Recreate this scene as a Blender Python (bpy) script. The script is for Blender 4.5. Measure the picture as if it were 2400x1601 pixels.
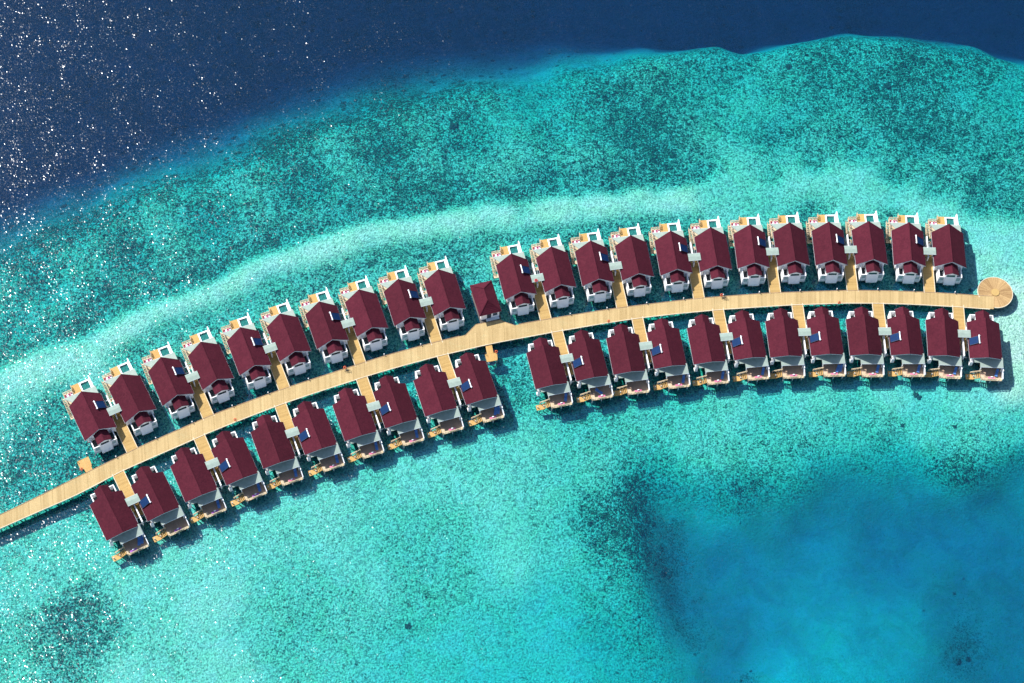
import bpy, math, random
import numpy as np
from mathutils import Vector, Matrix
R = math.radians
random.seed(7)
for o in list(bpy.data.objects): bpy.data.objects.remove(o)
C = bpy.context.scene.collection
scn = bpy.context.scene

# ---------------------------------------------------------------- camera, sky, sun, exposure
CAM_F, CAM_T, CAM_R, CAM_H = 4646.2, R(28.0738), R(3.4399), 464.62
_fw = np.array([0, math.sin(CAM_T), -math.cos(CAM_T)]); _u = np.array([0, math.cos(CAM_T), math.sin(CAM_T)]); _r = np.array([1., 0, 0])
_rt = math.cos(CAM_R)*_r + math.sin(CAM_R)*_u; _up = -math.sin(CAM_R)*_r + math.cos(CAM_R)*_u
cd = bpy.data.cameras.new("camera"); cam = bpy.data.objects.new("camera", cd); C.objects.link(cam)
cd.sensor_width = 36; cd.lens = 36*CAM_F/2400; cd.clip_start = 1; cd.clip_end = 9000
cam.matrix_world = Matrix(((_rt[0], _up[0], -_fw[0], 0), (_rt[1], _up[1], -_fw[1], 0), (_rt[2], _up[2], -_fw[2], CAM_H), (0, 0, 0, 1)))
scn.camera = cam
SUN_EL, SUN_AZ = R(46), R(147)
SUN = Vector((math.cos(SUN_AZ)*math.cos(SUN_EL), math.sin(SUN_AZ)*math.cos(SUN_EL), math.sin(SUN_EL)))
w = bpy.data.worlds.new("World"); scn.world = w; w.use_nodes = True
sky = w.node_tree.nodes.new("ShaderNodeTexSky"); sky.sky_type = 'NISHITA'; sky.sun_disc = False
sky.sun_elevation = SUN_EL; sky.sun_rotation = R(90) - SUN_AZ
w.node_tree.links.new(sky.outputs[0], w.node_tree.nodes["Background"].inputs[0])
w.node_tree.nodes["Background"].inputs[1].default_value = 0.115
sd = bpy.data.lights.new("sun", 'SUN'); sd.energy = 5.0; sd.angle = R(0.5); sd.color = (1.0, .975, .94)
so = bpy.data.objects.new("sun", sd); C.objects.link(so); so.rotation_euler = SUN.to_track_quat('Z', 'Y').to_euler()
scn.view_settings.view_transform = 'Standard'; scn.view_settings.look = 'None'; scn.view_settings.exposure = 0.60; scn.view_settings.gamma = 1
scn.cycles.transparent_max_bounces = 12

# ---------------------------------------------------------------- helpers
def at(px, py, z):
    """point of the photo (2400 px wide) at height z in the place"""
    d = _fw + _rt*(px-1200)/CAM_F + _up*(800.5-py)/CAM_F
    s = (z-CAM_H)/d[2]
    return Vector((d[0]*s, d[1]*s, z))
def to_px(X, Y, z=0.):
    d = np.stack([X, Y, np.full_like(X, z-CAM_H)], -1); q = d@_fw
    return 1200+CAM_F*(d@_rt)/q, 800.5-CAM_F*(d@_up)/q
class MB:
    def __init__(s): s.v = []; s.f = []; s.t = []; s.tone = 0.5
    def add(s, vs, fs):
        b = len(s.v); s.v += [tuple(v) for v in vs]
        for f in fs: s.f.append(tuple(b+i for i in f)); s.t.append(s.tone)
        return s
    def box(s, x0, x1, y0, y1, z0, z1):
        return s.add([(x0,y0,z0),(x1,y0,z0),(x1,y1,z0),(x0,y1,z0),(x0,y0,z1),(x1,y0,z1),(x1,y1,z1),(x0,y1,z1)],
                     [(3,2,1,0),(4,5,6,7),(0,1,5,4),(1,2,6,5),(2,3,7,6),(3,0,4,7)])
    def hexa(s, bot, top):
        n = len(bot)
        return s.add(list(bot)+list(top), [tuple(reversed(range(n))), tuple(range(n, 2*n))]+[(i, (i+1) % n, n+(i+1) % n, n+i) for i in range(n)])
    def prism(s, poly, z0, z1):
        a = sum(poly[i][0]*poly[(i+1) % len(poly)][1]-poly[(i+1) % len(poly)][0]*poly[i][1] for i in range(len(poly)))
        if a < 0: poly = poly[::-1]
        return s.hexa([(x, y, z0) for x, y in poly], [(x, y, z1) for x, y in poly])
    def slab(s, pts, th):           # pts = top corners counter-clockwise from above
        return s.hexa([(x, y, z-th) for x, y, z in pts], pts)
    def bar(s, a, b, wd, h=None):
        h = h or wd; a = Vector(a); b = Vector(b); d = (b-a).normalized()
        sd_ = d.cross(Vector((0, 0, 1))); sd_ = Vector((1, 0, 0)) if sd_.length < .01 else sd_.normalized()
        u = sd_.cross(d).normalized(); sd_ = sd_*wd/2; u = u*h/2
        return s.hexa([a-sd_-u, a+sd_-u, a+sd_+u, a-sd_+u][::-1], [b-sd_-u, b+sd_-u, b+sd_+u, b-sd_+u][::-1])
    def cyl(s, a, b, r, n=10, r2=None):
        r2 = r if r2 is None else r2
        a = Vector(a); b = Vector(b); d = (b-a).normalized(); e = d.cross(Vector((.3, .2, 1))).normalized(); g = d.cross(e)
        ring = lambda c, q: [c+e*q*math.cos(2*math.pi*i/n)+g*q*math.sin(2*math.pi*i/n) for i in range(n)]
        return s.hexa(ring(a, r)[::1], ring(b, r2))
    def torus(s, c, R_, r, nrm=(0, 0, 1), n=20, m=8):
        c = Vector(c); d = Vector(nrm).normalized(); e = d.cross(Vector((.31, .95, .05))).normalized(); g = d.cross(e)
        vs = []; fs = []
        for i in range(n):
            q = e*math.cos(2*math.pi*i/n)+g*math.sin(2*math.pi*i/n)
            for j in range(m):
                p = 2*math.pi*j/m; vs.append(c+q*(R_+r*math.cos(p))+d*r*math.sin(p))
        for i in range(n):
            for j in range(m): fs.append((i*m+j, ((i+1) % n)*m+j, ((i+1) % n)*m+(j+1) % m, i*m+(j+1) % m))
        return s.add(vs, fs)
    def mesh(s, name, mat, smooth=False):
        me = bpy.data.meshes.new(name); me.from_pydata(s.v, [], s.f); me.update()
        at_ = me.attributes.new('tone', 'FLOAT', 'FACE'); at_.data.foreach_set('value', s.t)
        me.materials.append(mat)
        if smooth: me.polygons.foreach_set('use_smooth', [True]*len(me.polygons))
        return me
    def build(s, name, mat, parent=None, smooth=False, label=None):
        o = bpy.data.objects.new(name, s.mesh(name, mat, smooth)); C.objects.link(o)
        if parent: o.parent = parent
        if label: o['label'] = label
        return o
def tag(o, label=None, cat=None, group=None, kind=None):
    if label: o['label'] = label
    if cat: o['category'] = cat
    if group: o['group'] = group
    if kind: o['kind'] = kind
    return o
def empty(name, loc, rz=0, label=None, cat=None, group=None):
    o = bpy.data.objects.new(name, None); C.objects.link(o); o.location = loc; o.rotation_euler = (0, 0, rz)
    o.empty_display_size = .3
    return tag(o, label, cat, group)
def copy_tree(o, parent=None):
    c = o.copy(); C.objects.link(c)
    if parent: c.parent = parent
    for ch in list(o.children): copy_tree(ch, c)
    return c
ORD = ('first second third fourth fifth sixth seventh eighth ninth tenth eleventh twelfth thirteenth fourteenth fifteenth '
       'sixteenth seventeenth eighteenth nineteenth twentieth twenty-first twenty-second').split()

# ---------------------------------------------------------------- materials
def mat(name):
    m = bpy.data.materials.new(name); m.use_nodes = True
    return m, m.node_tree.nodes, m.node_tree.links, m.node_tree.nodes['Principled BSDF']
def noise(N, L, scale, detail=3, rough=.55, vec=None, dist=0.):
    n = N.new('ShaderNodeTexNoise'); n.inputs['Scale'].default_value = scale; n.inputs['Detail'].default_value = detail
    n.inputs['Roughness'].default_value = rough; n.inputs['Distortion'].default_value = dist
    if vec: L.new(vec, n.inputs['Vector'])
    return n
def ramp(N, L, src, stops):
    r = N.new('ShaderNodeValToRGB'); cr = r.color_ramp
    while len(cr.elements) < len(stops): cr.elements.new(.5)
    for e, (p, c) in zip(cr.elements, stops): e.position = p; e.color = (*c, 1)
    L.new(src, r.inputs[0]); return r
def mixc(N, L, f, a, b, mode='MIX'):
    m = N.new('ShaderNodeMix'); m.data_type = 'RGBA'; m.blend_type = mode
    for k, v in ((0, f), (6, a), (7, b)):
        if isinstance(v, (int, float)): m.inputs[k].default_value = v
        elif isinstance(v, tuple): m.inputs[k].default_value = (*v, 1)
        else: L.new(v, m.inputs[k])
    return m.outputs[2]
def mth(N, L, op, a, b=0., clamp=False):
    m = N.new('ShaderNodeMath'); m.operation = op; m.use_clamp = clamp
    for k, v in ((0, a), (1, b)):
        if isinstance(v, (int, float)): m.inputs[k].default_value = v
        else: L.new(v, m.inputs[k])
    return m.outputs[0]
def shifted(N, L):                      # object coordinates, shifted by a random amount for each object
    tc = N.new('ShaderNodeTexCoord'); oi = N.new('ShaderNodeObjectInfo'); v = N.new('ShaderNodeVectorMath'); v.operation = 'ADD'
    L.new(tc.outputs['Object'], v.inputs[0]); L.new(mth(N, L, 'MULTIPLY', oi.outputs['Random'], 171.), v.inputs[1]); return v.outputs[0]
def plain(name, col, rough=.6, var=.12, scale=2.5, metal=0.):
    m, N, L, b = mat(name); n = noise(N, L, scale, 5, .6, shifted(N, L))
    if min(col) < .8: col = tuple(c*.9 for c in col)
    d = tuple(c*(1-var*1.6) for c in col); e = tuple(min(1, c*(1+var)) for c in col)
    L.new(ramp(N, L, n.outputs[0], [(.25, d), (.75, e)]).outputs[0], b.inputs['Base Color'])
    b.inputs['Roughness'].default_value = rough; b.inputs['Metallic'].default_value = metal
    return m
def roofmat():
    m, N, L, b = mat('red_shingle'); tc = N.new('ShaderNodeTexCoord'); ob = tc.outputs['Object']
    oi = N.new('ShaderNodeObjectInfo'); at_ = N.new('ShaderNodeAttribute'); at_.attribute_name = 'tone'
    mp = N.new('ShaderNodeMapping'); mp.inputs['Scale'].default_value = (3.0, 5.5, 3.0); L.new(ob, mp.inputs[0])
    sh = shifted(N, L); n2 = noise(N, L, .35, 4, .6, sh); n3 = noise(N, L, 9, 2, .7, ob)
    wn = N.new('ShaderNodeTexWhiteNoise'); wn.noise_dimensions = '3D'
    sn = N.new('ShaderNodeVectorMath'); sn.operation = 'SNAP'; sn.inputs[1].default_value = (50, .35, 50)
    cb = N.new('ShaderNodeCombineXYZ'); sx = N.new('ShaderNodeSeparateXYZ'); L.new(ob, sx.inputs[0])
    L.new(at_.outputs['Fac'], cb.inputs[0]); L.new(sx.outputs[1], cb.inputs[1]); L.new(cb.outputs[0], sn.inputs[0])
    cb2 = N.new('ShaderNodeCombineXYZ'); s2 = N.new('ShaderNodeSeparateXYZ'); L.new(sn.outputs[0], s2.inputs[0])
    L.new(at_.outputs['Fac'], cb2.inputs[0]); L.new(s2.outputs[1], cb2.inputs[1]); L.new(cb2.outputs[0], wn.inputs['Vector'])
    c = mixc(N, L, wn.outputs['Value'], (.056, .0080, .0160), (.094, .0140, .0260))
    c = mixc(N, L, .45, c, ramp(N, L, n2.outputs[0], [(.3, (.058, .0080, .0175)), (.7, (.088, .0140, .0255))]).outputs[0])
    hs = N.new('ShaderNodeHueSaturation'); L.new(c, hs.inputs['Color'])
    L.new(mth(N, L, 'ADD', mth(N, L, 'MULTIPLY', oi.outputs['Random'], .22), .77), hs.inputs['Value'])
    st = ramp(N, L, noise(N, L, .8, 4, .65, sh).outputs[0], [(.62, (0, 0, 0)), (.76, (.35, .35, .35))])
    c = mixc(N, L, st.outputs[0], hs.outputs[0], (.14, .035, .042))
    L.new(c, b.inputs['Base Color'])
    b.inputs['Roughness'].default_value = .9; b.inputs['Specular IOR Level'].default_value = .12
    bp = N.new('ShaderNodeBump'); bp.inputs['Strength'].default_value = .5; bp.inputs['Distance'].default_value = .05
    L.new(n3.outputs[0], bp.inputs['Height']); L.new(bp.outputs[0], b.inputs['Normal'])
    return m
def woodmat(name, lo, hi, streak=.5):
    lo, hi = tuple(c*.9 for c in lo), tuple(c*.9 for c in hi)
    m, N, L, b = mat(name); sh = shifted(N, L); a = N.new('ShaderNodeAttribute'); a.attribute_name = 'tone'
    n2 = noise(N, L, .22, 5, .65, sh); n3 = noise(N, L, 7, 3, .6, sh)
    c = ramp(N, L, a.outputs['Fac'], [(0., lo), (.5, tuple((p+q)/2 for p, q in zip(lo, hi))), (1., hi)]).outputs[0]
    c = mixc(N, L, streak, c, ramp(N, L, n2.outputs[0], [(.3, lo), (.7, hi)]).outputs[0])
    c = mixc(N, L, .35, c, ramp(N, L, n3.outputs[0], [(.3, tuple(x*.7 for x in lo)), (.7, hi)]).outputs[0])
    L.new(c, b.inputs['Base Color']); b.inputs['Roughness'].default_value = .8
    b.inputs['Specular IOR Level'].default_value = .3
    return m
M = dict(
 roof=roofmat(),
 white=plain('white_paint', (.88, .88, .88), .6, .05),
 trim=plain('white_trim', (.66, .72, .76), .5, .05),
 grey_roof=plain('grey_green_roofing', (.30, .37, .32), .85, .10, 1.3),
 grey_roof2=plain('pale_grey_roofing', (.29, .37, .32), .85, .10, 1.5),
 walk=woodmat('boardwalk_timber', (.34, .225, .085), (.66, .485, .235), .3),
 branch=woodmat('yellow_timber', (.34, .20, .060), (.66, .45, .17), .3),
 deck=woodmat('brown_deck_timber', (.29, .19, .13), (.54, .38, .27)),
 fresh=woodmat('orange_timber', (.48, .26, .07), (.70, .45, .17)),
 cream=woodmat('cream_timber', (.52, .38, .22), (.74, .62, .44)),
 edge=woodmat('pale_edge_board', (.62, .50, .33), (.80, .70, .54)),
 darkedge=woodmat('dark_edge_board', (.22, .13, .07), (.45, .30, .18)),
 disc=woodmat('radial_timber', (.20, .10, .035), (.66, .44, .20), .1),
 stilt=plain('pale_concrete_pile', (.50, .53, .53), .8, .15),
 frame=plain('dark_floor_beams', (.10, .09, .08), .8, .2),
 tiles=plain('grey_floor_tiles', (.06, .075, .085), .6, .15),
 frost=plain('frosted_panel', (.35, .47, .50), .35, .1),
 dark=plain('dark_interior', (.03, .035, .045), .3, .2),
 glass=plain('dark_window_glass', (.02, .04, .06), .08, .1),
 panel=plain('solar_blue', (.004, .028, .10), .7, .15, 1.2),
 tank=plain('white_tank', (.85, .86, .88), .3, .04),
 blue=plain('blue_cushion', (.07, .20, .50), .8, .12, 6),
 pink=plain('pink_cushion', (.70, .18, .32), .9, .25, 7),
 purple=plain('purple_cushion', (.35, .10, .45), .9, .25, 7),
 towel=plain('white_towel', (.82, .84, .86), .9, .06),
 orange=plain('orange_plastic', (.85, .13, .03), .4, .1),
 red=plain('red_plastic', (.65, .04, .05), .4, .1),
 yellow=woodmat('yellow_door_timber', (.75, .48, .10), (.95, .68, .25)),
 metal=plain('dark_metal', (.06, .06, .07), .5, .1, 2.5, .6),
 pontoon=plain('grey_blue_pontoon', (.10, .25, .36), .5, .12),
 rock=plain('dark_coral_rock', (.05, .085, .055), .9, .6, 2.6),
)
def poolmat():
    m, N, L, b = mat('pool_water'); tc = N.new('ShaderNodeTexCoord'); n = noise(N, L, 2.2, 3, .6, tc.outputs['Object'])
    L.new(ramp(N, L, n.outputs[0], [(.3, (.01, .08, .08)), (.7, (.025, .19, .17))]).outputs[0], b.inputs['Base Color'])
    b.inputs['Roughness'].default_value = .12; b.inputs['IOR'].default_value = 1.33
    bp = N.new('ShaderNodeBump'); bp.inputs['Strength'].default_value = .3; bp.inputs['Distance'].default_value = .05
    L.new(n.outputs[0], bp.inputs['Height']); L.new(bp.outputs[0], b.inputs['Normal']); return m
M['pool'] = poolmat()
M['panel'].node_tree.nodes['Principled BSDF'].inputs['Specular IOR Level'].default_value = .12

# ---------------------------------------------------------------- seabed: real depths and real coral cover
#  (photo x, photo y, depth in m, coral cover 0..1)
CTRL = [(100,650,3.2,.5),(300,600,2.8,.58),(500,500,3,.62),(700,420,2.8,.64),(900,350,2.7,.62),(1100,300,2.7,.5),(1250,200,4,.35),(1300,270,2.8,.40),
(1400,250,2.7,.52),(1500,300,2.6,.70),(1560,350,2.5,.68),(1450,420,2.4,.62),(1300,400,2.5,.46),(1230,480,2.2,.62),(1350,430,2.2,.60),(1700,130,2.8,.42),(1640,190,2.6,.32),
(1800,300,2.4,.33),(1900,190,2.5,.38),(1750,250,2.4,.30),(2000,120,2.6,.50),(2100,180,2.5,.72),(2200,250,2.4,.68),(2150,310,2.3,.55),(2000,350,2.2,.38),(1900,400,2.2,.40),
(2300,170,2.8,.35),(2380,200,3,.30),(2300,300,2.3,.42),(2300,470,2,.62),(2390,470,2,.55),(2200,440,2,.45),(2330,420,2.1,.55),(2100,420,2.1,.42),(1800,430,2.1,.42),(1650,400,2.3,.44),(1550,440,2.1,.46),
(500,620,2.6,.58),(650,560,2.6,.58),(800,480,2.6,.55),(250,680,2.7,.52),(950,450,2.5,.56),(1050,430,2.4,.55),(50,760,2.8,.46),(1100,480,2.2,.60),
(480,690,1.3,.12),(600,650,1.25,.10),(700,612,1.25,.08),(850,565,1.25,.08),(1000,525,1.25,.08),(1150,505,1.3,.10),(1220,500,1.3,.12),(1350,484,1.4,.12),(1500,470,1.4,.15),(1700,462,1.4,.16),(1950,440,1.4,.20),(2100,475,1.6,.2),
(30,900,1.5,.16),(120,830,1.4,.14),(200,790,1.3,.10),(350,740,1.3,.08),(60,960,1.8,.35),(2250,520,1.2,.10),(2350,560,1.0,.06),
(80,1010,2.3,.55),(150,950,2.3,.58),(200,1080,2.4,.60),(50,1100,2.4,.52),(330,850,2,.45),(560,740,1.9,.40),(800,650,1.8,.36),(1050,590,1.8,.36),(1100,680,2,.42),(1300,560,1.8,.38),(1600,510,1.8,.40),(1900,500,1.8,.38),(2100,500,1.7,.32),
(300,1130,2.4,.42),(600,980,2.4,.42),(900,900,2.3,.42),(1180,900,2,.46),(1500,760,2.3,.42),(1900,740,2.2,.40),(2200,740,1.9,.25),(2390,700,.42,.03),(2390,820,.38,.02),(2330,600,.8,.05),(2370,900,.5,.03),(2360,760,.4,.02),
(20,1250,2,.46),(150,1300,1.8,.30),(60,1380,1.8,.30),(180,1460,2.2,.72),(140,1520,2.1,.60),(230,1440,2.2,.62),(30,1570,2,.42),(300,1380,1.6,.18),(400,1300,1.5,.20),(550,1200,1.6,.24),(500,1400,1.4,.14),(380,1500,1.7,.32),(320,1570,1.5,.15),(550,1560,1.5,.12),
(640,1450,2,.34),(720,1500,2.3,.46),(800,1440,2.1,.36),(750,1570,2.2,.36),(750,1200,1.6,.22),(850,1330,1.8,.24),(960,1300,2.3,.44),(1040,1360,2.3,.46),(1000,1230,2.2,.38),(1000,1120,1.7,.22),(1150,1150,1.7,.20),(1200,1300,1.8,.16),(1100,1480,2.4,.14),(950,1570,2.3,.22),(1150,1590,2.9,.08),
(1300,1450,2.6,.14),(1350,1580,3.0,.08),(1450,1580,3.6,.10),(1300,1180,2,.28),(1220,1060,1.8,.30),(1400,1130,2.2,.45),(1450,1190,2.6,.62),(1400,1080,2,.38),(1350,1300,2.2,.26),(1420,1380,2.4,.40),(1470,1260,2.8,.60),(1485,1330,3.2,.50),(1500,1430,3.2,.40),(1540,1500,3.8,.25),(1590,1570,5.0,.15),
(1500,1000,1.7,.24),(1600,1040,1.9,.30),(1620,1110,2.4,.48),(1740,1150,3.6,.5),(1700,1070,2.1,.40),(1800,1060,2.2,.42),(1850,1110,3,.45),(1900,1000,1.8,.30),(2000,1060,2.5,.34),(2100,1000,1.8,.32),(2100,1090,3.8,.20),(2240,1090,2.6,.55),(2330,1060,2.5,.42),(2280,1020,2,.40),(2180,1030,2,.36),
(2100,940,1.3,.10),(2300,940,1.2,.10),(1900,950,1.5,.14),(1700,960,1.5,.16),(2390,1000,1.8,.2),
(1560,1180,5.5,.35),(1640,1170,5.0,.15),(1720,1190,5.2,.14),(1540,1230,7.0,.45),(1545,1320,9.6,.85),(1570,1420,10.2,.80),(1560,1370,10.5,.92),(1600,1480,10.0,.45),(1620,1330,8.8,.25),(1700,1300,8.2,.12),(1700,1400,8.6,.10),(1650,1230,7.6,.2),(1800,1250,7.6,.10),(1820,1180,6.0,.25),(1800,1350,7.8,.08),
(1900,1230,8.2,.08),(2000,1160,7.2,.08),(1950,1320,7.2,.08),(2080,1200,8.6,.06),(2200,1200,8.8,.06),(2150,1160,7,.1),(2330,1180,8,.12),(2390,1120,7.0,.3),(2390,1250,8.6,.1),(2300,1280,8.6,.08),(2100,1300,8.4,.1),(2260,1390,8.4,.66),(2230,1370,8.4,.45),(2340,1410,8.4,.48),(2270,1460,8.0,.74),(2290,1520,7.8,.62),(2200,1450,6.6,.35),(2150,1420,6.6,.25),
(2050,1440,6.4,.10),(1960,1470,5.8,.22),(1900,1520,5.6,.10),(1850,1590,5.4,.08),(2000,1570,5.2,.06),(2150,1570,5.8,.12),(1700,1560,8.4,.15),(1760,1590,7.8,.85),(1750,1500,8.4,.12),(1830,1450,7.4,.1),(2390,1400,8.8,.2),(2350,1590,8.8,.1),(2250,1595,8.2,.2)]
def along(pts, d0, d1, c0, c1, dx=0, dy=0, st=36):
    P = np.array(pts, float); q = np.concatenate([[0], np.cumsum(np.hypot(*np.diff(P, axis=0).T))])
    for t in np.arange(0, q[-1]+1, st):
        f = t/q[-1]; CTRL.append((np.interp(t, q, P[:, 0])+dx, np.interp(t, q, P[:, 1])+dy, d0+(d1-d0)*f, c0+(c1-c0)*f))
BAR = [(-60,975),(0,925),(120,845),(260,785),(400,728),(480,697),(600,650),(700,610),(850,563),(1000,528),(1150,506),(1350,484),(1500,470),(1650,464)]
along(BAR, .8, .8, .02, .02, 0, 0, 24); along(BAR, .8, .8, .02, .02, -8, -20, 24)
along(BAR, 2.4, 2.2, .60, .60, -20, -60); along(BAR[3:], 1.9, 1.8, .45, .42, 10, 36)
along([(1650,455),(1800,440),(1950,440),(2080,465),(2200,500),(2300,530),(2400,560)], 1.4, 1.0, .16, .05)
RIM = [(1462,1195),(1472,1260),(1488,1335),(1512,1410),(1550,1490),(1600,1585)]
along(RIM, 2.6, 4.2, .62, .10); along(RIM, 4.4, 5.5, .80, .30, 40, 4); along(RIM[:5], 6.6, 7.4, .98, .75, 82, 6); along(RIM[:4], 8.0, 8.6, .85, .5, 118, 10)
CT = np.array(CTRL, float)
for r_ in CT:
    if r_[1] < 640 and r_[3] > .3 and r_[2] < 4: r_[3] = .56+(r_[3]-.50)*.5
    if r_[1] > 1000+.0*r_[0] and r_[2] < 3.3 and not (r_[0] < 300 and r_[1] < 1160): r_[3] *= (.60 if r_[3] < .5 else 1.0); r_[2] *= (.8 if r_[1] < 1380 or r_[0] < 850 else 1.0)
EX = [-900,0,100,200,300,400,560,715,868,1020,1170,1330,1480,1580,1685,1755,1890,1990,2145,2300,2400,3300]
EY = [1000,610,565,525,478,436,372,312,260,222,190,158,133,106,96,118,88,69,84,106,136,400]
def vnoise(X, Y, s, seed):
    X = X/s; Y = Y/s; xi = np.floor(X).astype(int); yi = np.floor(Y).astype(int); fx = X-xi; fy = Y-yi
    fx = fx*fx*(3-2*fx); fy = fy*fy*(3-2*fy)
    def h(a, b):
        n = (a*374761393+b*668265263+seed*1442695041) & 0xffffffff; n = ((n ^ (n >> 13))*1274126177) & 0xffffffff
        return ((n ^ (n >> 16)) & 0xffff)/65535.
    return (h(xi, yi)*(1-fx)+h(xi+1, yi)*fx)*(1-fy)+(h(xi, yi+1)*(1-fx)+h(xi+1, yi+1)*fx)*fy
def fbm(X, Y, s, seed, n=4):
    t = 0; a = .5
    for k in range(n): t = t+a*(vnoise(X, Y, s/2**k, seed+k)-.5)*2; a *= .5
    return t
def seabed_field(X, Y):
    px, py = to_px(np.clip(X, -230, 230), np.clip(Y, 90, 430))
    wx = px+fbm(X, Y, 22, 11)*34; wy = py+fbm(X, Y, 22, 31)*30
    dep = np.zeros_like(px); cov = np.zeros_like(px); ws = np.zeros_like(px)
    for cx, cy, d, c in CT:
        q = 1./(((wx-cx)**2+(wy-cy)**2)/1600.+.06)**2.1
        ws += q; dep += q*d; cov += q*c
    dep /= ws; cov /= ws
    dep = np.where(dep > 4.5, 4.5+(dep-4.5)*1.45+np.minimum((dep-4.5)*.6, .7), dep)
    wd = np.clip((dep-3.4)/3, 0, 1); cov = cov*(1-.32*wd)+.06*wd
    e = np.interp(wx, EX, EY); s = e-py+fbm(X, Y, 10, 51)*16
    soft = np.interp(px, [0, 900, 1300, 1600, 2400], [115, 105, 85, 44, 52])
    t = np.clip((s+soft*.35)/soft, 0, 3)
    dep = dep+np.where(t < 1, 6.0*t**1.7, 6.0+10*(t-1))
    dep = np.minimum(dep, 24)
    dep = dep+fbm(X, Y, 7, 71)*.12*np.minimum(dep, 4)
    cov = cov+fbm(X, Y, 14, 91)*.16*np.clip(.2+cov*2, 0, 1)+np.where(t > 0, .25*np.clip(t*2, 0, 1)*np.clip((1500-px)/500, 0, 1), 0)
    return np.maximum(dep, .35), np.clip(cov, 0, 1)
def axis(a, b, st, far):
    core = np.arange(a, b+.01, st); k = np.array([15, 40, 90, 200, 450, 1000, 2000, far], float)
    return np.concatenate([a-k[::-1], core, b+k])
gx = axis(-175, 170, 1.1, 4000); gy = axis(130, 395, 1.1, 4000)
GX, GY = np.meshgrid(gx, gy); D, CV = seabed_field(GX.ravel(), GY.ravel())
nx, ny = len(gx), len(gy)
def blur(a, r):
    k = np.hanning(2*r+3)[1:-1]; k /= k.sum(); a = a.reshape(ny, nx)
    a = np.apply_along_axis(lambda v: np.convolve(np.pad(v, r, 'edge'), k, 'valid'), 0, a)
    return np.apply_along_axis(lambda v: np.convolve(np.pad(v, r, 'edge'), k, 'valid'), 1, a).ravel()
Db = blur(blur(D, 6), 5); wgt = np.clip((236-GY.ravel())/14, 0, 1)*np.clip((D-1.2)/.8, 0, 1)
Dn = np.where(D > 14, blur(D, 4), blur(D, 2)); D = Dn*(1-wgt)+Db*wgt; D = np.maximum(D, .35)
CV = .4*CV+.6*blur(CV, 5)
co = np.stack([GX.ravel(), GY.ravel(), -D], -1)
idx = np.arange(nx*ny).reshape(ny, nx)
quads = np.stack([idx[:-1, :-1], idx[:-1, 1:], idx[1:, 1:], idx[1:, :-1]], -1).reshape(-1, 4)
me = bpy.data.meshes.new('seabed'); me.vertices.add(len(co)); me.vertices.foreach_set('co', co.ravel())
me.loops.add(quads.size); me.loops.foreach_set('vertex_index', quads.ravel())
me.polygons.add(len(quads)); me.polygons.foreach_set('loop_start', np.arange(0, quads.size, 4)); me.polygons.foreach_set('loop_total', np.full(len(quads), 4))
me.update(calc_edges=True); me.polygons.foreach_set('use_smooth', [True]*len(quads))
ca = me.attributes.new('cover', 'FLOAT', 'POINT'); ca.data.foreach_set('value', CV)
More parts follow.
